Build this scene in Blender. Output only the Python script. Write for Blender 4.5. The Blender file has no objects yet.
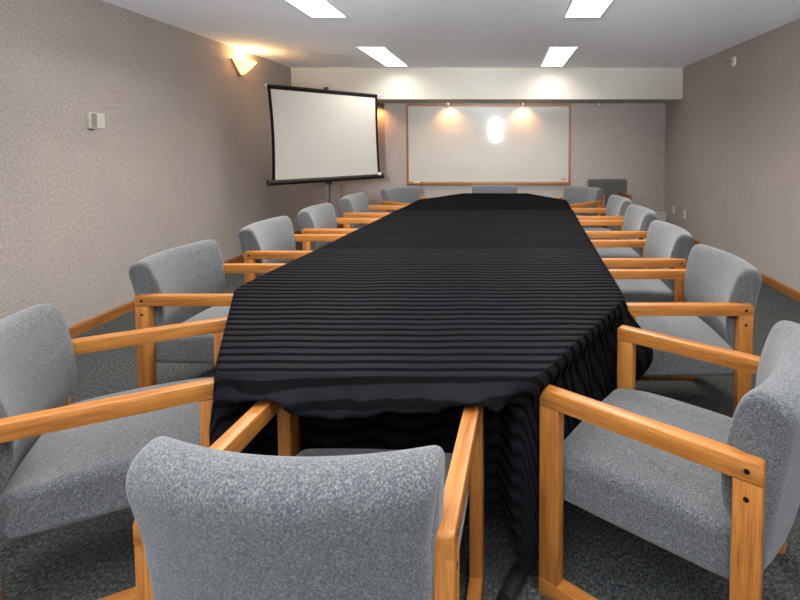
import bpy, bmesh, math, random
from math import sin, cos, pi, radians, sqrt, exp
from mathutils import Vector, Matrix
random.seed(7)
S = bpy.context.scene
C = S.collection

# ------------------------------------------------------------------ helpers
def obj(name, bm, mat, parent=None, smooth=False, loc=None):
    me = bpy.data.meshes.new(name)
    bmesh.ops.recalc_face_normals(bm, faces=bm.faces[:])
    bm.to_mesh(me); bm.free()
    for m in (mat if isinstance(mat, (list, tuple)) else [mat]):
        me.materials.append(m)
    if smooth:
        for p in me.polygons: p.use_smooth = True
    o = bpy.data.objects.new(name, me)
    C.objects.link(o)
    if parent is not None: o.parent = parent
    if loc: o.location = loc
    return o

def sharp(o, ang=40):
    me = o.data
    bm = bmesh.new(); bm.from_mesh(me)
    for e in bm.edges:
        if len(e.link_faces) == 2 and e.calc_face_angle(0) > radians(ang): e.smooth = False
    for f in bm.faces: f.smooth = True
    bm.to_mesh(me); bm.free()
    return o

def thing(name, label, cat, loc=(0, 0, 0), rz=0, group=None):
    o = bpy.data.objects.new(name, None); C.objects.link(o)
    o.empty_display_size = 0.1
    o.location = loc; o.rotation_euler = (0, 0, rz)
    return tag(o, label, cat, group)

def tag(o, label, cat, group=None):
    o['label'] = label; o['category'] = cat
    if group: o['group'] = group
    return o

def struct(o, label=None):
    o['kind'] = 'structure'
    if label: o['label'] = label
    return o

def box(bm, x0, x1, y0, y1, z0, z1, bev=0, seg=2, M=None):
    r = bmesh.ops.create_cube(bm, size=1)
    vs = r['verts']
    for v in vs:
        v.co = Vector(((x0+x1)/2 + v.co.x*(x1-x0), (y0+y1)/2 + v.co.y*(y1-y0), (z0+z1)/2 + v.co.z*(z1-z0)))
    if bev:
        es = list({e for v in vs for e in v.link_edges})
        rr = bmesh.ops.bevel(bm, geom=es, offset=bev, segments=seg, profile=0.5, affect='EDGES')
        vs = list({v for f in rr['faces'] for v in f.verts} | {v for v in vs if v.is_valid})
    if M is not None:
        bmesh.ops.transform(bm, matrix=M, verts=[v for v in vs if v.is_valid])
    return bm

def mkbox(*a, **k): return box(bmesh.new(), *a, **k)

def tube(bm, p0, p1, r, n=16, r1=None):
    p0, p1 = Vector(p0), Vector(p1)
    d = p1 - p0
    q = d.to_track_quat('Z', 'Y').to_matrix().to_4x4()
    M = Matrix.Translation((p0+p1)/2) @ q
    bmesh.ops.create_cone(bm, cap_ends=True, segments=n, radius1=r, radius2=r if r1 is None else r1, depth=d.length, matrix=M)
    return bm

def mktube(*a, **k): return tube(bmesh.new(), *a, **k)

def prism_x(bm, pts, x0, x1, bev=0, seg=2):
    """closed outline of (y, z) extruded along x"""
    a = [bm.verts.new((x0, y, z)) for y, z in pts]
    b = [bm.verts.new((x1, y, z)) for y, z in pts]
    n = len(pts); es = []
    f0 = bm.faces.new(a); f1 = bm.faces.new(b[::-1])
    for i in range(n):
        bm.faces.new((a[i], b[i], b[(i+1) % n], a[(i+1) % n]))
    if bev:
        es = [e for f in (f0, f1) for e in f.edges]
        bmesh.ops.bevel(bm, geom=es, offset=bev, segments=seg, profile=0.5, affect='EDGES')
    return bm

def sm(a, b, x):
    t = min(1, max(0, (x-a)/(b-a))) if a != b else float(x > a)
    return t*t*(3-2*t)

def catmull(pts, n):
    out = []; N = len(pts)
    for i in range(N):
        p0, p1, p2, p3 = (Vector(pts[(i+k) % N]) for k in (-1, 0, 1, 2))
        for j in range(n):
            t = j/n
            out.append(0.5*((2*p1) + (p2-p0)*t + (2*p0-5*p1+4*p2-p3)*t*t + (3*p1-p0-3*p2+p3)*t**3))
    return out

# ------------------------------------------------------------------ materials
def mat(name):
    m = bpy.data.materials.new(name); m.use_nodes = True
    nt = m.node_tree
    return m, nt, nt.nodes['Principled BSDF']

def N(nt, t, **k):
    n = nt.nodes.new(t)
    for a, v in k.items():
        if a in n.inputs: n.inputs[a].default_value = v
        else: setattr(n, a, v)
    return n

def ramp(nt, fac, stops):
    r = nt.nodes.new('ShaderNodeValToRGB')
    cr = r.color_ramp
    while len(cr.elements) > 1: cr.elements.remove(cr.elements[-1])
    for i, (p, c) in enumerate(stops):
        e = cr.elements[0] if i == 0 else cr.elements.new(p)
        e.position = p; e.color = (*c, 1)
    nt.links.new(fac, r.inputs['Fac'])
    return r.outputs['Color']

def coords(nt, scale=(1, 1, 1), kind='Object'):
    tc = nt.nodes.new('ShaderNodeTexCoord'); mp = nt.nodes.new('ShaderNodeMapping')
    mp.inputs['Scale'].default_value = scale
    nt.links.new(tc.outputs[kind], mp.inputs['Vector'])
    return mp.outputs['Vector']

def noise(nt, vec, scale, detail=2, rough=0.5):
    n = N(nt, 'ShaderNodeTexNoise', Scale=scale, Detail=detail, Roughness=rough)
    nt.links.new(vec, n.inputs['Vector'])
    return n.outputs['Fac']

def mixc(nt, fac, a, b, mode='MIX'):
    m = nt.nodes.new('ShaderNodeMix'); m.data_type = 'RGBA'; m.blend_type = mode
    for s, v in ((0, fac), (6, a), (7, b)):
        if hasattr(v, 'is_linked'): nt.links.new(v, m.inputs[s])
        else: m.inputs[s].default_value = v if s == 0 else (*v, 1)
    return m.outputs[2]

def bump(nt, b, h, strength, dist):
    n = N(nt, 'ShaderNodeBump', Strength=strength, Distance=dist)
    nt.links.new(h, n.inputs['Height']); nt.links.new(n.outputs['Normal'], b.inputs['Normal'])

def plain(name, col, rough=0.5, metal=0.0, var=0.06, scale=30, spec=0.5):
    m, nt, b = mat(name)
    f = noise(nt, coords(nt), scale, 3)
    c = ramp(nt, f, [(0.3, tuple(x*(1-var) for x in col)), (0.7, tuple(min(1, x*(1+var)) for x in col))])
    nt.links.new(c, b.inputs['Base Color'])
    b.inputs['Roughness'].default_value = rough; b.inputs['Metallic'].default_value = metal
    b.inputs['Specular IOR Level'].default_value = spec
    return m

def oak(name, axis, dark, mid, light, rough=0.42):
    m, nt, b = mat(name)
    sc = [38, 38, 38]; sc[axis] = 2.2
    v = coords(nt, tuple(sc))
    f = noise(nt, v, 1.0, 6, 0.62)
    sc2 = [420, 420, 420]; sc2[axis] = 9
    g = noise(nt, coords(nt, tuple(sc2)), 1.0, 2, 0.6)
    c = ramp(nt, f, [(0.30, dark), (0.46, mid), (0.70, light)])
    pores = ramp(nt, g, [(0.36, (0.55, 0.46, 0.38)), (0.50, (1, 1, 1))])
    c = mixc(nt, 0.7, c, pores, 'MULTIPLY')
    nt.links.new(c, b.inputs['Base Color'])
    b.inputs['Roughness'].default_value = rough
    b.inputs['Specular IOR Level'].default_value = 0.4
    bump(nt, b, g, 0.12, 0.0006)
    return m

OAK = ((0.235, 0.076, 0.013), (0.375, 0.138, 0.026), (0.47, 0.195, 0.042))
M_oakx = oak('oak grain along x', 0, *OAK)
M_oaky = oak('oak grain along y', 1, *OAK)
M_oakz = oak('oak grain along z', 2, *OAK)
TRIM = ((0.15, 0.052, 0.011), (0.25, 0.090, 0.020), (0.33, 0.130, 0.032))
M_trimy = oak('trim oak along y', 1, *TRIM)
M_trimx = oak('trim oak along x', 0, *TRIM)
M_trimz = oak('trim oak along z', 2, *TRIM)
M_endgrain = plain('oak end grain', (0.30, 0.115, 0.045), 0.5, 0, 0.15, 220)
DK = ((0.10, 0.035, 0.012), (0.17, 0.065, 0.022), (0.24, 0.10, 0.035))
M_doaky = oak('dark oak along y', 1, *DK)
M_doakz = oak('dark oak along z', 2, *DK)

def fabric(name, lo, mid, hi):
    m, nt, b = mat(name)
    v = coords(nt)
    f = noise(nt, v, 210, 3, 0.75)
    g = noise(nt, v, 60, 4, 0.6)
    w = N(nt, 'ShaderNodeTexVoronoi', Scale=420.0)
    nt.links.new(v, w.inputs['Vector'])
    c = ramp(nt, f, [(0.32, lo), (0.5, mid), (0.68, hi)])
    c2 = ramp(nt, g, [(0.3, (0.84, 0.85, 0.87)), (0.7, (1.1, 1.09, 1.07))])
    c = mixc(nt, 1.0, c, c2, 'MULTIPLY')
    nt.links.new(c, b.inputs['Base Color'])
    b.inputs['Roughness'].default_value = 0.95
    b.inputs['Specular IOR Level'].default_value = 0.15
    b.inputs['Sheen Weight'].default_value = 0.25
    b.inputs['Sheen Roughness'].default_value = 0.6
    bump(nt, b, w.outputs['Distance'], 0.5, 0.0015)
    return m
M_fab = fabric('grey tweed', (0.028, 0.031, 0.035), (0.073, 0.076, 0.080), (0.172, 0.175, 0.178))
M_dfab = fabric('olive grey upholstery', (0.040, 0.040, 0.036), (0.060, 0.060, 0.054), (0.085, 0.085, 0.078))

# wallpaper
m, nt, b = mat('mottled wallpaper'); M_wall = m
v = coords(nt)
f1 = noise(nt, coords(nt, (1, 1, 0.8)), 62, 4, 0.65)
f2 = noise(nt, v, 2.2, 3, 0.5)
c = ramp(nt, f1, [(0.30, (0.275, 0.239, 0.219)), (0.5, (0.345, 0.303, 0.279)), (0.72, (0.415, 0.368, 0.341))])
c2 = ramp(nt, f2, [(0.3, (0.95, 0.955, 0.96)), (0.7, (1.03, 1.02, 1.01))])
c = mixc(nt, 1.0, c, c2, 'MULTIPLY')
nt.links.new(c, b.inputs['Base Color']); b.inputs['Roughness'].default_value = 0.85
b.inputs['Specular IOR Level'].default_value = 0.25
bump(nt, b, f1, 0.25, 0.002)

M_ceil = plain('ceiling paint', (0.90, 0.93, 0.97), 0.9, 0, 0.02, 8, 0.2)
M_soff = plain('soffit paint', (0.45, 0.43, 0.38), 0.85, 0, 0.02, 8, 0.2)

# carpet
m, nt, b = mat('speckled carpet'); M_carp = m
v = coords(nt)
f1 = noise(nt, coords(nt, (1, 0.7, 1)), 105, 4, 0.8)
f2 = noise(nt, v, 45, 3, 0.7)
f3 = noise(nt, v, 1.3, 3, 0.5)
c = ramp(nt, f1, [(0.30, (0.012, 0.012, 0.013)), (0.46, (0.045, 0.044, 0.042)), (0.58, (0.10, 0.098, 0.092)), (0.72, (0.24, 0.23, 0.21))])
tint = ramp(nt, f2, [(0.36, (0.55, 0.95, 1.1)), (0.5, (1.0, 1.0, 1.0)), (0.66, (1.12, 0.98, 0.84))])
c = mixc(nt, 0.8, c, tint, 'MULTIPLY')
c3 = ramp(nt, f3, [(0.35, (0.9, 0.96, 1.04)), (0.65, (1.05, 1.0, 0.95))])
c = mixc(nt, 1.0, c, c3, 'MULTIPLY')
nt.links.new(c, b.inputs['Base Color']); b.inputs['Roughness'].default_value = 1.0
b.inputs['Specular IOR Level'].default_value = 0.05
bump(nt, b, f1, 0.8, 0.006)

# striped satin cloth: stripes woven across the cloth, uv in metres on the flat cloth
def cloth_mat(name, contrast):
    m, nt, b = mat(name)
    uv = nt.nodes.new('ShaderNodeUVMap'); uv.uv_map = 'flat'
    sep = nt.nodes.new('ShaderNodeSeparateXYZ'); nt.links.new(uv.outputs['UV'], sep.inputs[0])
    mod = N(nt, 'ShaderNodeMath', operation='PINGPONG'); mod.inputs[1].default_value = 0.0262
    nt.links.new(sep.outputs['Y'], mod.inputs[0])
    mr = N(nt, 'ShaderNodeMapRange'); mr.interpolation_type = 'SMOOTHSTEP'
    for i, x in ((1, 0.0095), (2, 0.0125), (3, 0.0), (4, 1.0)): mr.inputs[i].default_value = x
    nt.links.new(mod.outputs[0], mr.inputs[0])
    st = mr.outputs[0]
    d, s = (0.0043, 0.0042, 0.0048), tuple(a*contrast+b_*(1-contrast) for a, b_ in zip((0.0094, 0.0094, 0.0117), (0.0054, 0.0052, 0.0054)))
    c = mixc(nt, st, d, s)
    nt.links.new(c, b.inputs['Base Color'])
    r = N(nt, 'ShaderNodeMapRange')
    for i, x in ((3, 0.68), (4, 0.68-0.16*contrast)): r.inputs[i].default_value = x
    nt.links.new(st, r.inputs[0]); nt.links.new(r.outputs[0], b.inputs['Roughness'])
    sp = N(nt, 'ShaderNodeMapRange')
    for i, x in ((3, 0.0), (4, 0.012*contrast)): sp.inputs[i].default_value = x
    nt.links.new(st, sp.inputs[0]); nt.links.new(sp.outputs[0], b.inputs['Specular IOR Level'])
    v = coords(nt)
    wr = noise(nt, coords(nt, (1.0, 1.4, 1.0)), 5, 4, 0.55)
    bump(nt, b, wr, 0.35, 0.02)
    return m
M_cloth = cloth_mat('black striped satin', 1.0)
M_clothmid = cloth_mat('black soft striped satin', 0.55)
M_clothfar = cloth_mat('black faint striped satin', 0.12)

M_black = plain('black satin metal', (0.012, 0.012, 0.013), 0.4)
M_blackplastic = plain('black tube', (0.012, 0.010, 0.009), 0.5, spec=0.25)
M_bolt = plain('dark bolt', (0.012, 0.010, 0.010), 0.45, 0.6)
M_board = plain('dark laminate', (0.05, 0.035, 0.025), 0.5)
M_screen = plain('matte projection fabric', (0.46, 0.43, 0.39), 0.85, 0, 0.012, 3, 0.2)
M_border = plain('black border', (0.008, 0.006, 0.006), 0.8, spec=0.08)
M_chrome = plain('brushed steel', (0.5, 0.5, 0.5), 0.3, 0.9)
M_grey = plain('grey enamel', (0.15, 0.14, 0.13), 0.4)
M_beige = plain('beige plastic', (0.56, 0.53, 0.45), 0.45)
M_louvre = plain('greenish grey louvre', (0.22, 0.22, 0.175), 0.5)
M_plate = plain('almond plate', (0.50, 0.465, 0.425), 0.5)
M_white = plain('white enamel', (0.66, 0.66, 0.62), 0.4)
M_heater = plain('pale green grey enamel', (0.44, 0.43, 0.36), 0.45)
M_red = plain('red sticker', (0.45, 0.08, 0.05), 0.5)
M_ink = plain('faint dry marker ink', (0.50, 0.50, 0.52), 0.4)
M_slot = plain('dark slot', (0.02, 0.02, 0.02), 0.6)
M_brass = plain('brass', (0.5, 0.36, 0.16), 0.35, 0.8)

m, nt, b = mat('glossy whiteboard'); M_wb = m
f = noise(nt, coords(nt), 1.6, 3)
c = ramp(nt, f, [(0.3, (0.425, 0.405, 0.36)), (0.7, (0.455, 0.437, 0.39))])
nt.links.new(c, b.inputs['Base Color']); b.inputs['Roughness'].default_value = 0.045
b.inputs['Specular IOR Level'].default_value = 0.5
bump(nt, b, noise(nt, coords(nt), 5, 1), 0.012, 0.008)

def emit(name, col, strength):
    m, nt, b = mat(name)
    f = noise(nt, coords(nt), 40, 2)
    c = ramp(nt, f, [(0.2, tuple(x*0.97 for x in col)), (0.8, col)])
    nt.links.new(c, b.inputs['Emission Color'])
    b.inputs['Emission Strength'].default_value = strength
    b.inputs['Base Color'].default_value = (*col, 1)
    return m
M_tube = emit('fluorescent diffuser', (1.0, 0.975, 0.93), 4.0)
M_shade = emit('lit alabaster glass', (1.0, 0.64, 0.24), 1.5)
M_bulb = emit('warm halogen lens', (1.0, 0.70, 0.40), 5.0)
M_pane = emit('added glowing pane', (0.92, 0.97, 1.0), 8.0)  # glow of the added window, there to mirror in the whiteboard

# ------------------------------------------------------------------ room
XL, XR, H, YB, YF = -3.13, 2.63, 2.51, 7.85, -1.8
SY, SZ = 7.12, 2.05            # soffit face and underside
T = 0.12
struct(obj('floor', mkbox(XL-T, XR+T, YF-T, YB+T, -0.1, 0), M_carp), 'dark grey speckled carpet floor')
struct(obj('ceiling', mkbox(XL-T, XR+T, YF-T, YB+T, H, H+0.1), M_ceil), 'smooth pale grey ceiling')
struct(obj('wall_left', mkbox(XL-T, XL, YF, YB, 0, H), M_wall), 'left wall in mottled mauve grey wallpaper')
struct(obj('wall_right', mkbox(XR, XR+T, YF, YB, 0, H), M_wall), 'right wall in mottled mauve grey wallpaper')
struct(obj('wall_back', mkbox(XL-T, XR+T, YB, YB+T, 0, H), M_wall), 'far wall behind the whiteboard in mottled wallpaper')
struct(obj('trim_1', mkbox(XL, XR, SY, YB, SZ, H), M_soff), 'pale painted soffit beam above the whiteboard')

# wall behind the viewer, with an added glowing window for the whiteboard's bright reflection
WX, WZ0, WZ1, WW = -0.31, 1.60, 2.18, 0.045
bm = bmesh.new()
box(bm, XL-T, WX-WW, YF-T, YF, 0, H); box(bm, WX+WW, XR+T, YF-T, YF, 0, H)
box(bm, WX-WW, WX+WW, YF-T, YF, 0, WZ0); box(bm, WX-WW, WX+WW, YF-T, YF, WZ1, H)
struct(obj('wall_front', bm, M_ceil), 'near wall opposite the whiteboard')  # unseen wall kept pale to bounce light onto the ceiling
w = struct(obj('added_window_1', mkbox(WX-WW, WX+WW, YF-0.08, YF-0.07, WZ0, WZ1), M_pane), 'added narrow glowing window opposite the whiteboard')
bm = bmesh.new()
for a in ((WX-WW-0.04, WX-WW, WZ0-0.04, WZ1+0.04), (WX+WW, WX+WW+0.04, WZ0-0.04, WZ1+0.04)):
    box(bm, a[0], a[1], YF-0.001, YF+0.015, a[2], a[3])
for a in ((WZ0-0.04, WZ0), (WZ1, WZ1+0.04)):
    box(bm, WX-WW, WX+WW, YF-0.001, YF+0.015, *a)
obj('added_window_frame', bm, M_trimz, w)

BH = 0.078
def skirting(name, pts_fn, m, label): struct(obj(name, pts_fn, m), label)
prof = [(0, 0), (0.016, 0), (0.016, BH-0.012), (0.011, BH-0.003), (0.006, BH), (0, BH)]
bm = prism_x(bmesh.new(), prof, YF, YB)      # profile x = y axis
for v in bm.verts: v.co = Vector((XL + v.co.y, v.co.x, v.co.z))
struct(obj('baseboard_left', bm, M_trimy), 'oak baseboard along the left wall')
bm = prism_x(bmesh.new(), prof, YF, YB)
for v in bm.verts: v.co = Vector((XR - v.co.y, v.co.x, v.co.z))
struct(obj('baseboard_right', bm, M_trimy), 'oak baseboard along the right wall')
bm = prism_x(bmesh.new(), prof, XL+0.016, XR-0.016)
for v in bm.verts: v.co = Vector((v.co.x, YB - v.co.y, v.co.z))
struct(obj('baseboard_back', bm, M_trimx), 'oak baseboard along the far wall')

# ------------------------------------------------------------------ ceiling lights
def lamp(name, typ, loc, e, col, **k):
    l = bpy.data.lights.new(name, typ); l.energy = e; l.color = col
    for a, v in k.items(): setattr(l, a, v)
    o = bpy.data.objects.new(name, l); C.objects.link(o); o.location = loc
    return o
def troffer(x, y0, y1, label, watts):
    t = thing('ceiling_light', label, 'ceiling light', (x, (y0+y1)/2, H), 0, 'fluorescent ceiling lights')
    L, W2 = (y1-y0)/2, 0.15
    bm = bmesh.new(); e = 0.022
    box(bm, -W2-e, -W2, -L-e, L+e, -0.012, 0, 0.003, 1); box(bm, W2, W2+e, -L-e, L+e, -0.012, 0, 0.003, 1)
    box(bm, -W2, W2, -L-e, -L, -0.012, 0, 0.003, 1); box(bm, -W2, W2, L, L+e, -0.012, 0, 0.003, 1)
    obj('frame', bm, M_white, t)
    obj('diffuser', mkbox(-W2, W2, -L, L, -0.007, -0.001), M_tube, t)
    l = lamp('troffer_light', 'AREA', (x, (y0+y1)/2, H-0.014), watts, (1.0, 0.965, 0.91), shape='RECTANGLE', size=0.29, size_y=y1-y0-0.02, spread=radians(152))
    return t
for x, side in ((-1.53, 'left'), (0.685, 'right')):
    troffer(x, 5.6, 6.93, f'long lit ceiling light nearest the far soffit, {side} of the pair', 12)
    troffer(x, 2.93, 4.26, f'long lit ceiling light cut by the top of the picture, {side} of the pair', 36)
    troffer(x, 0.26, 1.59, f'long lit ceiling light overhead out of the picture, {side} of the pair', 10)

# ------------------------------------------------------------------ wall sconce
t = thing('wall_sconce', 'lit wedge shaped glass wall sconce glowing amber on the left wall', 'wall lamp', (XL, 5.73, 2.20))
bm = bmesh.new()
rows = []
for j in range(9):
    u = j/8
    r = 0.012 + 0.175*(u**0.85)
    row = []
    for i in range(21):
        a = -pi/2 + pi*i/20
        row.append(bm.verts.new((0.03 + 0.80*r*cos(a), r*sin(a)*1.05, 0.16*u + 0.012)))
    rows.append(row)
for j in range(8):
    for i in range(20):
        bm.faces.new((rows[j][i], rows[j][i+1], rows[j+1][i+1], rows[j+1][i]))
bmesh.ops.solidify(bm, geom=bm.faces[:], thickness=0.004)
obj('glass_shade', bm, M_shade, t, True)
bm = bmesh.new()
prism = [(-0.19, 0.172), (0.19, 0.172), (0.02, 0.0), (-0.02, 0.0)]
prism_x(bm, prism, 0.0, 0.03, 0.004)
obj('back_plate', bm, M_brass, t)
bm = bmesh.new(); bmesh.ops.create_uvsphere(bm, u_segments=14, v_segments=10, radius=0.026, matrix=Matrix.Translation((0.085, 0, 0.14)))
obj('bulb', bm, M_bulb, t, True)
SCONCE_W = 11
lamp('sconce_bulb_light', 'POINT', (XL+0.085, 5.76, 2.385), SCONCE_W, (1.0, 0.58, 0.22), shadow_soft_size=0.03)

# fill spots added behind the viewer to brighten the ceiling, like bounced flash
l = lamp('bounced_fill', 'SPOT', (-0.2, -0.7, 1.45), 250, (0.95, 0.97, 1.0), spot_size=radians(150), spot_blend=0.35, shadow_soft_size=0.12)
l.rotation_euler = (radians(180-6), 0, 0)
for fx, az, e in ((-0.1, 26, 720), (0.25, -20, 600)):
    l = lamp('raised_fill', 'SPOT', (fx, -1.65, 1.05), e, (0.95, 0.97, 1.0), spot_size=radians(50), spot_blend=0.5, shadow_soft_size=0.15)
    l.rotation_euler = (radians(90+28), 0, radians(az))
# fill light added at the made-up window to brighten the far wall
l = lamp('window_fill', 'AREA', (WX, YF-0.05, (WZ0+WZ1)/2), 32, (0.97, 0.98, 1.0), shape='RECTANGLE', size=2*WW, size_y=WZ1-WZ0, spread=radians(44))
l.rotation_euler = (radians(90+2), 0, 0)
# ------------------------------------------------------------------ soffit spotlights
def puck(x, lit, label):
    t = thing('soffit_spotlight', label, 'spotlight', (x, 7.68, SZ), 0, 'small spotlights under the soffit')
    bm = bmesh.new()
    tube(bm, (0, 0, 0), (0, 0, -0.012), 0.05, 24)
    obj('mounting_plate', bm, M_grey, t)
    tilt = Matrix.Rotation(radians(28 if lit else 70), 4, 'X') if lit else Matrix.Rotation(radians(60), 4, 'Y')
    bm = bmesh.new()
    bmesh.ops.create_cone(bm, cap_ends=False, segments=24, radius1=0.036, radius2=0.028, depth=0.05, matrix=Matrix.Translation((0, 0, -0.035)) @ tilt)
    bmesh.ops.solidify(bm, geom=bm.faces[:], thickness=0.003)
    obj('lamp_can', bm, M_plate, t, True)
    bm = bmesh.new()
    bmesh.ops.create_cone(bm, cap_ends=True, segments=24, radius1=0.031, radius2=0.030, depth=0.006, matrix=Matrix.Translation((0, 0, -0.035)) @ tilt @ Matrix.Translation((0, 0, -0.018)))
    obj('lens', bm, M_bulb if lit else M_grey, t)
    if lit:
        l = lamp('soffit_spot_light', 'SPOT', (x, 7.705, SZ-0.07), 12.0, (1.0, 0.44, 0.15), spot_size=radians(135), spot_blend=0.9, shadow_soft_size=0.03)
        l.rotation_euler = (radians(24), 0, 0)
puck(-2.06, True, 'lit soffit spotlight partly hidden behind the projection screen')
puck(-0.885, True, 'lit soffit spotlight above the left half of the whiteboard')
puck(0.305, True, 'lit soffit spotlight above the right half of the whiteboard')
puck(1.51, False, 'unlit tilted soffit spotlight to the right of the whiteboard')

# ------------------------------------------------------------------ whiteboard
t = thing('whiteboard', 'wide oak framed whiteboard on the far wall under the soffit', 'whiteboard', (-0.257, YB, 0.71))
x0, x1, z1 = -1.335, 1.345, 1.325
fw = 0.036
obj('panel', mkbox(x0+0.01, x1-0.01, -0.018, -0.001, 0.03, z1-0.02), M_wb, t)
bm = bmesh.new(); box(bm, x0, x1, -0.03, 0, z1-fw, z1, 0.004); obj('top_rail', bm, M_trimx, t)
bm = bmesh.new(); box(bm, x0, x1, -0.03, 0, 0.0, 0.06, 0.004); obj('bottom_rail', bm, M_trimx, t)
for a in ((x0, x0+fw), (x1-fw, x1)):
    obj('side_rail', mkbox(a[0], a[1], -0.03, 0, 0.06, z1-fw, 0.004), M_trimz, t)
bm = bmesh.new(); box(bm, x0+0.02, x1-0.02, -0.085, -0.03, 0.028, 0.044, 0.004); box(bm, x0+0.02, x1-0.02, -0.09, -0.08, 0.028, 0.056, 0.003)
obj('pen_tray', bm, M_trimx, t)
for xx in (-1.255, 1.265):
    pass
bm = bmesh.new()
for (a, h_, k) in ((-1.27, 0.03, 7), ):
    px, pz = a, z1-0.115
    for i in range(k):
        q = (px+0.03, pz + random.uniform(-0.02, 0.02))
        tube(bm, (px, -0.0185, pz), (q[0], -0.0185, q[1]), 0.0016, 6)
        px, pz = q
obj('marker_scribble', bm, M_ink, t)['label'] = 'faint half wiped marker line'
bm = bmesh.new(); box(bm, 1.20, 1.265, -0.0195, -0.018, 0.095, 0.115)
obj('corner_sticker', bm, M_red, t)['label'] = 'tiny red sticker'
mk = thing('whiteboard_marker', 'small dark marker lying at the left end of the whiteboard tray', 'marker', (-1.40, 7.793, 0.7645))
bm = mktube((-0.07, 0, 0), (0.035, 0, 0), 0.0095); obj('barrel', bm, M_white, mk, False)
bm = mktube((0.035, 0, 0), (0.075, 0, 0), 0.0100); obj('cap', bm, M_black, mk, False)

# ------------------------------------------------------------------ projection screen
sx0, sy0, sx1, sy1 = -2.69, 5.49, -1.745, 6.643
ctr = ((sx0+sx1)/2, (sy0+sy1)/2)
ang = math.atan2(sy1-sy0, sx1-sx0)
Wd = math.hypot(sx1-sx0, sy1-sy0)
t = thing('projection_screen', 'portable tripod projection screen with black border by the left wall', 'projection screen', (ctr[0], ctr[1], 0), ang)
# local x along the screen (left end nearest), local -y faces the table and viewer
hw = Wd/2; zb, zt = 0.965, 2.055
def sheet(bm, xa, xb, za, zb_, y0, y1, nx=14, nz=14):
    g = {}
    for s, yy in ((0, y0), (1, y1)):
        for i in range(nx+1):
            for j in range(nz+1):
                u, v = i/nx, j/nz
                x = xa + (xb-xa)*u; z = za + (zb_-za)*v
                pinch = 0.018*sin(pi*v)*(1 if x > 0 else -1)*abs(x/hw)**3
                g[s, i, j] = bm.verts.new((x-pinch, yy - 0.02*sin(pi*v)*0.3, z))
    for i in range(nx):
        for j in range(nz):
            bm.faces.new([g[0, i+a, j+b_] for a, b_ in ((0, 0), (1, 0), (1, 1), (0, 1))])
            bm.faces.new([g[1, i+a, j+b_] for a, b_ in ((0, 0), (0, 1), (1, 1), (1, 0))])
    for i in range(nx):
        for j in (0, nz): bm.faces.new((g[0, i, j], g[0, i+1, j], g[1, i+1, j], g[1, i, j]))
    for j in range(nz):
        for i in (0, nx): bm.faces.new((g[0, i, j], g[0, i, j+1], g[1, i, j+1], g[1, i, j]))
    return bm
SHEAR = 0.030
obj('screen_fabric', sheet(bmesh.new(), -hw+0.03, hw-0.03, zb, zt-0.03, -0.003, 0.001), M_screen, t, False)
bm = bmesh.new()
sheet(bm, -hw, -hw+0.034, zb, zt, -0.005, 0.0015, 2, 14); sheet(bm, hw-0.034, hw, zb, zt, -0.005, 0.0015, 2, 14)
box(bm, -hw+0.03, hw-0.03, -0.005, 0.0015, zt-0.034, zt)
obj('border', bm, M_border, t)
bm = bmesh.new(); tube(bm, (-hw-0.005, 0.002, zt+0.008), (hw+0.005, 0.002, zt+0.008), 0.012, 12); obj('top_bar', bm, M_blackplastic, t)
for s in (-1, 1):
    bm = bmesh.new(); tube(bm, (s*(hw+0.005), 0.002, zt+0.008), (s*(hw+0.02), 0.002, zt+0.008), 0.0145, 12); obj('bar_end_cap', bm, M_white, t)
bm = bmesh.new(); tube(bm, (-hw-0.03, 0.0, zb-0.02), (hw+0.045, 0.0, zb-0.02), 0.032, 20)
cs = obj('roller_case', bm, M_blackplastic, t); sharp(cs)
for s in (-1, 1):
    bm = bmesh.new(); tube(bm, (s*(hw+0.03), 0, zb-0.02), (s*(hw+0.05), 0, zb-0.02), 0.037, 20)
    sharp(obj('case_end_cap', bm, M_black, cs))
bm = bmesh.new(); box(bm, hw-0.05, hw-0.005, -0.04, -0.02, zb+0.0, zb+0.035, 0.003)
obj('case_clip', bm, M_white, cs)
sharp(obj('pole', mktube((0, 0.06, 0.30), (0, 0.06, zt+0.03), 0.0115, 14), M_grey, t))
bm = bmesh.new(); tube(bm, (0, 0.06, zt+0.03), (0, 0.0, zt+0.05), 0.008, 10); box(bm, -0.013, 0.013, -0.016, 0.07, zt+0.022, zt+0.052, 0.005)
obj('hanger_hook', bm, M_black, t)
sharp(obj('outer_pole', mktube((0, 0.06, 0.22), (0, 0.06, 0.9), 0.016, 14), M_black, t))
bm = bmesh.new(); box(bm, -0.03, 0.03, 0.035, 0.085, 0.5, 0.56, 0.006); tube(bm, (0, 0.085, 0.53), (0, 0.115, 0.53), 0.016, 12)
obj('height_knob', bm, M_black, t)
bm = bmesh.new(); box(bm, -0.025, 0.025, 0.02, 0.09, zb-0.09, zb-0.04, 0.005); obj('case_bracket', bm, M_black, t)
for a in (80, 200, 320):
    d = (cos(radians(a)), sin(radians(a)))
    bm = bmesh.new(); tube(bm, (0.015*d[0], 0.06+0.015*d[1], 0.42), (0.36*d[0], 0.06+0.36*d[1], 0.018), 0.011, 10)
    lg = sharp(obj('leg', bm, M_black, t))
    bm = bmesh.new(); tube(bm, (0.345*d[0], 0.06+0.345*d[1], 0.03), (0.365*d[0], 0.06+0.365*d[1], 0.006), 0.015, 10)
    obj('rubber_foot', bm, M_slot, lg)

for ch in t.children_recursive:
    for v in ch.data.vertices: v.co.x += SHEAR*max(0, zt - max(v.co.z, 0.9))/1.1
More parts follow.
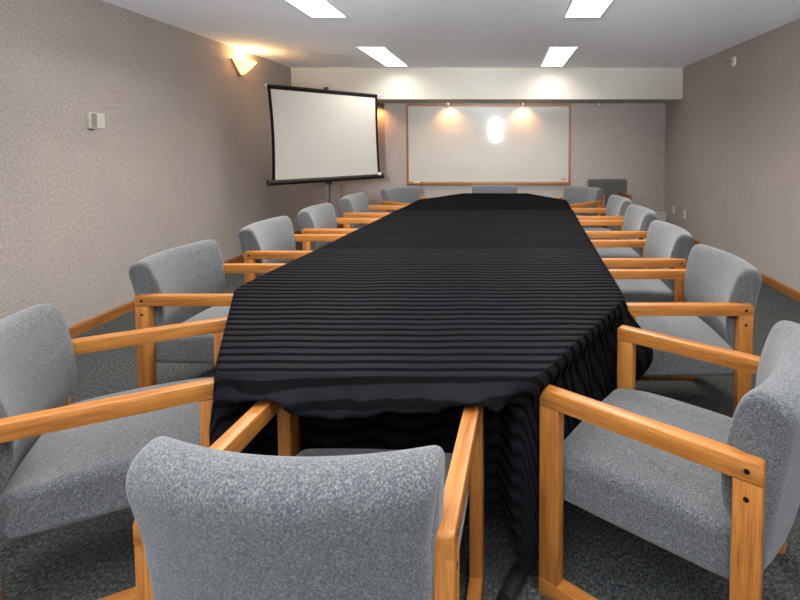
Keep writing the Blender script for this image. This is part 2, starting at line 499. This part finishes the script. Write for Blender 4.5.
# ------------------------------------------------------------------ small things on the walls
t = thing('thermostat', 'beige louvred thermostat box on the left wall', 'thermostat', (XL-0.001, 3.645, 1.512))
obj('housing', mkbox(0, 0.028, -0.030, 0.030, 0, 0.122, 0.003), M_beige, t)
f = obj('louvre_face', mkbox(0.026, 0.030, -0.022, 0.027, 0.006, 0.116, 0.001), M_louvre, t)
bm = bmesh.new()
for i in range(7):
    z = 0.016 + i*0.0145 + (0.004 if i > 2 else 0)
    box(bm, 0.029, 0.032, -0.018, 0.023, z, z+0.006)
obj('louvre_slats', bm, M_louvre, f)
obj('set_lever', mkbox(0.010, 0.020, -0.01, 0.01, -0.008, 0.001, 0.001), M_slot, t)
t = thing('blank_wall_plate', 'flat almond wall plate just right of the thermostat', 'wall plate', (XL, 3.728, 1.515))
obj('plate', mkbox(0, 0.007, -0.044, 0.044, 0, 0.118, 0.003), M_plate, t)
for z in (0.02, 0.098): obj('plate_screw', mktube((0.006, 0, z), (0.0085, 0, z), 0.004, 10), M_beige, t)

t = thing('sprinkler_head', 'sidewall sprinkler head with round plate high on the right wall', 'sprinkler', (XR+0.001, 5.55, 2.335))
obj('wall_plate', mktube((0, 0, 0), (-0.014, 0, 0), 0.06, 24, 0.045), M_white, t)
obj('nozzle', mktube((-0.01, 0, 0), (-0.06, 0, 0), 0.014, 14, 0.010), M_chrome, t)
bm = bmesh.new(); box(bm, -0.10, -0.05, -0.014, -0.011, -0.01, 0.01); box(bm, -0.10, -0.05, 0.011, 0.014, -0.01, 0.01); box(bm, -0.115, -0.095, -0.03, 0.03, 0.006, 0.012, 0.002)
obj('deflector', bm, M_chrome, t)

def outlet(y, label):
    t = thing('wall_outlet', label, 'outlet', (XR, y, 0.315), 0, 'outlet plates low on the right wall')
    obj('plate', mkbox(-0.007, 0, -0.038, 0.038, 0, 0.118, 0.003), M_white, t)
    for z in (0.022, 0.07):
        s = obj('socket', mkbox(-0.0095, -0.006, -0.017, 0.017, z, z+0.028, 0.004), M_beige, t)
        bm = bmesh.new()
        for yy in (-0.007, 0.007): box(bm, -0.0101, -0.009, yy-0.0012, yy+0.0012, z+0.010, z+0.021)
        obj('slot', bm, M_slot, s)
outlet(7.39, 'pale outlet plate on the right wall nearest the far corner')
outlet(6.93, 'pale outlet plate on the right wall, nearer of the two')

t = thing('baseboard_heater', 'pale low metal heater box in the far right corner', 'heater', (2.52, YB-0.017, 0.0))
obj('casing', mkbox(-0.16, 0.113, -0.085, 0, 0.03, 0.265, 0.006), M_heater, t)
obj('top_ledge', mkbox(-0.17, 0.113, -0.098, 0, 0.265, 0.285, 0.004), M_heater, t)
bm = bmesh.new()
for i in range(4): box(bm, -0.14, 0.10, -0.088, -0.083, 0.05+i*0.012, 0.055+i*0.012)
obj('air_slots', bm, M_slot, t)

# ------------------------------------------------------------------ armchairs
CW, CL = 0.645, 0.61        # width over the arms, arm length
AH, AT = 0.655, 0.053        # arm top and arm thickness
FT = 0.043                  # frame thickness
SEATP = [(-0.24, 0.292), (-0.02, 0.288), (0.18, 0.288), (0.275, 0.292), (0.306, 0.318), (0.316, 0.360), (0.306, 0.398), (0.265, 0.421),
         (0.15, 0.435), (-0.02, 0.438), (-0.18, 0.432), (-0.245, 0.415), (-0.265, 0.36), (-0.262, 0.31)]
BACKP = [(-0.288, 0.425), (-0.272, 0.462), (-0.257, 0.495), (-0.252, 0.545), (-0.256, 0.62), (-0.268, 0.69), (-0.286, 0.755), (-0.304, 0.793), (-0.330, 0.812), (-0.366, 0.811),
         (-0.398, 0.795), (-0.411, 0.762), (-0.407, 0.712), (-0.396, 0.64), (-0.382, 0.55), (-0.368, 0.45), (-0.352, 0.37), (-0.334, 0.328), (-0.308, 0.322), (-0.296, 0.37)]

def pad(pts, half, r, bulge=0.0, curve=0.0, flare=None, ntop=None):
    """upholstered pad: a side outline swept across the width, ends rounded over by r"""
    P = [Vector(p) for p in catmull(pts, 3)]
    n = len(P)
    cen = sum(P, Vector((0, 0)))/n
    nor = []
    for i in range(n):
        tt = (P[(i+1) % n]-P[i-1]).normalized()
        nn = Vector((tt.y, -tt.x))
        if nn.dot(P[i]-cen) < 0 and False: nn = -nn
        nor.append(nn)
    area = sum(P[i].x*P[(i+1) % n].y - P[(i+1) % n].x*P[i].y for i in range(n))
    if area < 0: nor = [-q for q in nor]
    xs = []
    for k in range(7):
        a = pi/2*k/6
        xs.append((half - r + r*sin(pi/2 - a), r*(1-cos(pi/2-a))))   # from the end inwards
    inner = [((half-r)*q, 0.0) for q in (0.85, 0.68, 0.5, 0.32, 0.16, 0)]
    right = [(-x, i) for x, i in xs] + [(-x, i) for x, i in inner]
    secs = right + [(-x, i) for x, i in right[:-1]][::-1]
    bm = bmesh.new(); rings = []
    for x, ins in secs:
        ring = []
        for p, nn in zip(P, nor):
            q = p - nn*ins
            u = x/half
            q = q + nn*bulge*(1-u*u)*(1 if ntop is None else ntop(p))
            xx = x*(flare(q.y) if flare else 1)
            ring.append(bm.verts.new((xx, q.x + curve*u*u, q.y)))
        rings.append(ring)
    for a, b_ in zip(rings, rings[1:]):
        for i in range(n): bm.faces.new((a[i], a[(i+1) % n], b_[(i+1) % n], b_[i]))
    caps = [bm.faces.new(rings[0][::-1]), bm.faces.new(rings[-1])]
    r_ = bmesh.ops.triangulate(bm, faces=caps, ngon_method='BEAUTY')
    for f in bm.faces: f.smooth = True
    for f in r_['faces']: f.smooth = False
    return bm

def round_rect(y0, y1, z0, z1, r, corners):
    """outline with chosen corners rounded: corners is a set of 'y z' signs"""
    out = []
    for (sy, sz, a0) in ((1, -1, -90), (1, 1, 0), (-1, 1, 90), (-1, -1, 180)):
        cy, cz = (y1 if sy > 0 else y0), (z1 if sz > 0 else z0)
        if (sy, sz) in corners:
            for k in range(5):
                a = radians(a0 + 90*k/4)
                out.append((cy - sy*r + r*cos(a), cz - sz*r + r*sin(a)))
        else: out.append((cy, cz))
    return out

def make_chair(fab, oy, oz, CW=CW, ar=-CL/2, bk=None, back=BACKP):
    t = thing('armchair', 'x', 'armchair', (0, 0, 0), 0, 'oak armchairs around the conference table')
    hw, hl = CW/2, CL/2
    for s in (-1, 1):
        xa, xb = sorted((s*hw, s*(hw-FT)))
        bm = prism_x(bmesh.new(), round_rect(ar, hl, AH-AT, AH, 0.014, {(1, 1), (-1, 1)}), xa, xb, 0.005)
        arm = sharp(obj('armrest', bm, oy, t))
        for sy in (-1, 1):
            y0, y1 = (ar+0.001, ar+0.067) if sy < 0 else (hl-0.067, hl-0.001)
            lg = sharp(obj('leg', mkbox(xa+0.001, xb-0.001, y0, y1, 0.052, AH-AT, 0.004), oz, t))
            if sy < 0:
                x = s*(hw-0.0005)
                bm = mktube((x-s*0.003, ar+0.036, 0.560), (x+s*0.0004, ar+0.036, 0.560), 0.0068, 14); obj('bolt_cap', bm, M_bolt, lg)
                bm = mktube((x-s*0.003, ar+0.036, 0.629), (x+s*0.0015, ar+0.036, 0.629), 0.0068, 14); obj('bolt_cap', bm, M_bolt, arm)
        bm = prism_x(bmesh.new(), round_rect(ar, hl, 0.0, 0.053, 0.012, {(1, -1), (-1, -1)}), xa, xb, 0.005)
        sharp(obj('runner', bm, oy, t))
    iw = hw - FT - 0.001
    obj('seat', pad(SEATP, iw, 0.028, 0.012, 0.0, None, lambda p: max(0, (p.y-0.36)/0.08) if p.y > 0.36 else 0), fab, t)
    fl = lambda z: 1 + 0.065*sm(0.64, 0.78, z)
    obj('backrest', pad(back, bk or iw, 0.022, 0.0, 0.056, fl), fab, t)
    return t

def copy_tree(o, parent=None):
    c = o.copy(); C.objects.link(c); c.parent = parent
    for ch in o.children: copy_tree(ch, c)
    return c

proto = make_chair(M_fab, M_oaky, M_oakz)
# (x, y, forward angle in degrees, label)
CH = [
    (-0.400, 1.200, 87.0, 'grey armchair in the foreground seen from behind, pushed under the near table end'),
    (-1.302, 1.618, 27.5, 'grey armchair at the left foreground angled to the table corner, cut by the picture edge'),
    (0.542, 1.509, 144.1, 'grey armchair at the right foreground angled to the near right table corner'),
    (-1.505, 2.633, 0, 'grey armchair on the left long side of the table, nearest of its row'),
    (-1.488, 3.59, 0, 'grey armchair on the left long side of the table, second from the near end'),
    (-1.452, 4.46, 0, 'grey armchair on the left long side of the table, third from the near end'),
    (-1.415, 5.44, -1, 'grey armchair on the left long side of the table, farthest, below the projection screen'),
    (0.850, 2.50, 180, 'grey armchair on the right long side of the table, nearest of its row'),
    (0.872, 3.37, 180, 'grey armchair on the right long side of the table, second from the near end'),
    (0.945, 4.34, 180, 'grey armchair on the right long side of the table, third from the near end'),
    (0.962, 5.19, 181, 'grey armchair on the right long side of the table, fourth and farthest of its row'),
    (-1.16, 6.27, -37, 'grey armchair at the far left table corner below the whiteboard edge'),
    (0.845, 6.27, 222, 'grey armchair at the far right table corner in front of the dark chair'),
    (-0.15, 6.42, 270, 'grey armchair at the far table end, centred below the whiteboard'),
]
for i, (x, y, a, lab) in enumerate(CH):
    o = proto if i == 0 else copy_tree(proto)
    o.location = (x, y, 0); o.rotation_euler = (0, 0, radians(a-90)); o['label'] = lab
d = make_chair(M_dfab, M_doaky, M_doakz, 0.43, -0.27, 0.288, [(y-0.02, z if z < 0.7 else z+0.03) for y, z in BACKP])
del d['group']
d.location = (1.625, 7.18, 0); d.rotation_euler = (0, 0, radians(180+2))
d['label'] = 'dark olive grey armchair standing empty against the far wall right of the whiteboard'

# ------------------------------------------------------------------ conference table
TZ = 0.715
OUT = [(-0.862, 1.392), (0.05, 1.362), (0.095, 1.41), (0.535, 2.08), (0.758, 5.79), (0.318, 6.61), (-0.567, 6.61), (-1.045, 5.84), (-1.262, 2.22)]
LEFT = [(-0.862, 1.392), (-1.262, 2.22), (-1.045, 5.84), (-0.567, 6.61)]
RIGHT = [(0.095, 1.392), (0.535, 2.08), (0.758, 5.79), (0.318, 6.61)]
def interp(L, y):
    if y <= L[0][1]: return L[0][0]
    for (xa, ya), (xb, yb) in zip(L, L[1:]):
        if y <= yb: return xa + (xb-xa)*(y-ya)/(yb-ya)
    return L[-1][0]
t = thing('conference_table', 'long eight sided conference table hidden under black cloths, one black foot showing', 'table', (-0.25, 4.0, 0))
bm = bmesh.new()
cx, cy = -0.25, 4.0
ins = [((x-cx)*0.975, (y-cy)*0.992) for x, y in OUT]
a = [bm.verts.new((x, y, 0.672)) for x, y in ins]; b_ = [bm.verts.new((x, y, 0.708)) for x, y in ins]
bm.faces.new(a[::-1]); bm.faces.new(b_)
for i in range(len(ins)): bm.faces.new((a[i], a[(i+1) % len(ins)], b_[(i+1) % len(ins)], b_[i]))
obj('tabletop', bm, M_board, t)
for (x, y, fx, fy, half) in ((0.19, 1.76, 0.43, 0.90, 0.44), (-0.66, 2.2, 0, 1, 0.40), (0.16, 4.0, 0, 1, 0.40), (-0.66, 4.0, 0, 1, 0.40), (0.26, 5.55, 0, 1, 0.40), (-0.66, 5.55, 0, 1, 0.40)):
    x -= cx; y -= cy
    lg = sharp(obj('leg', mktube((x, y, 0.04), (x, y, 0.672), 0.028), M_black, t))
    sharp(obj('foot', mktube((x-fx*half, y-fy*half, 0.030), (x+fx*half, y+fy*half, 0.030), 0.027), M_black, lg))

# ------------------------------------------------------------------ tablecloths
ARMX = (-0.715+0.02, -0.075-0.02)
def cloth(ya, yb, m, label, z0, front=False, back=False, seed=0):
    rnd = random.Random(seed)
    ny = max(8, int((yb-ya)/0.028)); nx = 56
    bm = bmesh.new(); uvl = bm.loops.layers.uv.new('flat')
    flat = {}
    G = []
    ph = [rnd.uniform(0, 6.28) for _ in range(8)]
    def ztop(x, y):
        z = z0 + 0.0012*sin(7*x+ph[0])*sin(5*y+ph[1]) + 0.0008*sin(19*x+ph[2]+3*y)
        for xc in (-0.58, -0.15, 0.28):                                   # fold creases pressed into the cloth
            z += 0.0016*exp(-((x-xc-0.01*sin(3*y))/0.006)**2)
        return z
    for j in range(ny+1):
        y = ya + (yb-ya)*j/ny
        xl, xr = interp(LEFT, y), interp(RIGHT, y)
        row = []
        for i in range(nx+1):
            u = i/nx; x = xl + (xr-xl)*u
            yy = y
            if front:
                k = max(0, 1-(y-ya)/0.5)
                yy = y + k*(-0.030*sm(-0.862, 0.03, x))
            if not front and j == 0: yy += 0.004*sin(9*x)
            v = bm.verts.new((x, yy, ztop(x, yy)))
            flat[v] = (x, yy); row.append(v)
        G.append(row)
    for j in range(ny):
        for i in range(nx): bm.faces.new((G[j][i], G[j][i+1], G[j+1][i+1], G[j+1][i]))
    chain = [G[j][0] for j in range(ny, -1, -1)]
    if front: chain += G[0][1:-1]
    else: chain_l = chain; chain = None
    right = [G[j][nx] for j in range(0, ny+1)]
    if front: chains = [chain + right]
    elif back: chains = [right + G[ny][1:-1][::-1] + chain_l]
    else: chains = [chain_l, right]
    for ch in chains:
        n = len(ch)
        for it in range(3):
            co = [v.co.copy() for v in ch]
            for i in range(1, n-1):
                p = co[i]*0.5 + (co[i-1]+co[i+1])*0.25
                ch[i].co.x, ch[i].co.y = p.x, p.y
        P = [Vector((v.co.x, v.co.y)) for v in ch]
        nor = []
        for i in range(n):
            d = (P[min(n-1, i+1)]-P[max(0, i-1)]).normalized()
            nor.append(Vector((d.y, -d.x)))
        # outward: walking left side towards the viewer, front rightwards, right side away
        for it in range(2):
            nor = [((nor[max(0, i-1)]+nor[i]*2+nor[min(n-1, i+1)])).normalized() for i in range(n)]
        s = [0.0]
        for i in range(1, n): s.append(s[-1]+(P[i]-P[i-1]).length)
        prev = ch
        K = 44
        rows = [[] for _ in range(K)]
        for i in range(n):
            p, nn = P[i], nor[i]
            x, y = p
            # character of the drape at this point
            if y < 1.45 and x < 0.03:                      # near end
                kind = 'front'
            elif x > (interp(LEFT, y)+interp(RIGHT, y))/2: kind = 'rc' if y < 2.08 else ('right' if y < 5.79 else 'bc')
            else: kind = 'lc' if y < 2.22 else ('left' if y < 5.84 else 'bc')
            if y > 6.6: kind = 'back'
            D, lip, tuck, inset, flare, amp, fq = 0.30, 0.046, 0.010, 0.09, 0.0, 0.004, 26
            if kind == 'right': inset = 0.14
            if kind == 'lc': inset, D = 0.07, 0.40
            if kind == 'bc': inset = 0.28
            if kind == 'back': inset = 0.56
            dc = (p-Vector((0.09, 1.40))).length; dr = (p-Vector((0.535, 2.08))).length; dl = (p-Vector((-0.862, 1.392))).length
            if kind == 'rc':
                D, lip, tuck, inset, amp, fq = 0.52, 0.03, 0.10, 0.040, 0.009, 34
                D += 0.08*exp(-(dc/0.2)**2)
            if kind == 'front':
                D, lip, tuck, inset, flare, amp, fq = 0.52, 0.092, 0.04, 0.185, 0.055, 0.006, 15
                g = max(exp(-((x-ax)/0.045)**2) for ax in ARMX)
                g2 = max(exp(-((x-ax)/0.075)**2) for ax in ARMX)
                lip = lip + 0.012*sin(11*x+1) - (lip + 0.012*sin(11*x+1) - 0.050)*g2
                tuck = tuck*(1-g2)+0.006*g2
                flare = flare + 0.015*g
                k = sm(-0.03, 0.04, x)                      # swings down at the right corner
                inset = inset*(1-k)+0.035*k; lip = lip*(1-k)+0.03*k; tuck = tuck*(1-k)+0.1*k; flare *= (1-k)
                k = 1-sm(-0.82, -0.755, x)
                inset = inset*(1-k)+0.0*k; lip = lip*(1-k)+0.09*k; tuck = tuck*(1-k)+0.08*k; flare = flare*(1-k)+0.008*k
            if dl < 0.3 and kind == 'lc':
                w = exp(-(dl/0.09)**2); inset = inset*(1-w); lip = lip*(1-w)+0.09*w; tuck = tuck*(1-w)+0.08*w
            cone = 0.0
            if dr < 0.35:
                w = exp(-(dr/0.065)**2); cone = 0.135*w
                if kind == 'right':
                    inset = inset*(1-w)
                D = D*(1-w)+0.43*w
            if dc < 0.25:
                w = exp(-(dc/0.05)**2); D = D + 0.05*w
            for kx in range(K):
                q = (kx+1)/K
                d = D*(q**1.5)
                rnd_r = 0.012
                drop = d - rnd_r*(1-exp(-d/rnd_r))*0.45
                o = rnd_r*0.5*(1-exp(-d/rnd_r))
                o += flare*sm(0, lip, d)
                o -= (inset+flare)*sm(lip, lip+tuck, d)
                o += amp*sin(fq*s[i] + 0.8*sin(5*s[i]+seed))*sm(0.04, 0.22, d)
                if cone: o += cone*sm(0, 0.24, d)*(1-0.7*sm(0.26, 0.44, d))
                if kind == 'front': o += (0.006*sin(31*x+20*d)+0.005*sin(57*x-31*d+1))*sm(0.01, 0.05, d)*(1-g2)
                if kind == 'front': o += 0.022*sin(23*x+9*d)*sm(lip+tuck, lip+tuck+0.15, d)*(1-0.6*sm(-0.06, 0, x))
                zz = ch[i].co.z - drop
                v = bm.verts.new((x+nn.x*o, y+nn.y*o, max(0.01, zz)))
                flat[v] = (x+nn.x*d, y+nn.y*d)
                rows[kx].append(v)
        for r in rows:
            for i in range(n-1): bm.faces.new((prev[i], prev[i+1], r[i+1], r[i]))
            prev = r
    for f in bm.faces:
        for l in f.loops: l[uvl].uv = flat[l.vert]
    o = obj('tablecloth', bm, m, None, True)
    tag(o, label, 'tablecloth', 'black tablecloths along the conference table')
    return o
cloth(1.392, 3.10, M_cloth, 'black striped satin tablecloth covering the near end of the table', TZ+0.003, front=True, seed=1)
cloth(3.085, 4.93, M_clothmid, 'black striped tablecloth covering the middle of the table', TZ, seed=2)
cloth(4.915, 6.61, M_clothfar, 'plain looking black tablecloth covering the far end of the table', TZ-0.003, back=True, seed=3)

# ------------------------------------------------------------------ world, camera, view
w = bpy.data.worlds.new('World'); S.world = w; w.use_nodes = True
bg = w.node_tree.nodes['Background']; bg.inputs[0].default_value = (0.6, 0.62, 0.65, 1); bg.inputs[1].default_value = 0.05

cd = bpy.data.cameras.new('camera'); co = bpy.data.objects.new('camera', cd); C.objects.link(co)
cd.sensor_width = 36; cd.lens = 480/800*36; cd.clip_start = 0.02
PY = 143.4 + 480*math.tan(radians(3))
cd.shift_x = (400-504)/800; cd.shift_y = -(300-PY)/800
co.location = (0, 0, 1.40); co.rotation_euler = (radians(87), 0, 0)
S.camera = co
S.view_settings.view_transform = 'Standard'; S.view_settings.look = 'None'
S.view_settings.gamma = 1; S.view_settings.use_curve_mapping = False
S.view_settings.exposure = 0.58
try:
    S.cycles.max_bounces = 8; S.cycles.diffuse_bounces = 5
    S.cycles.sample_clamp_indirect = 6
except Exception: pass
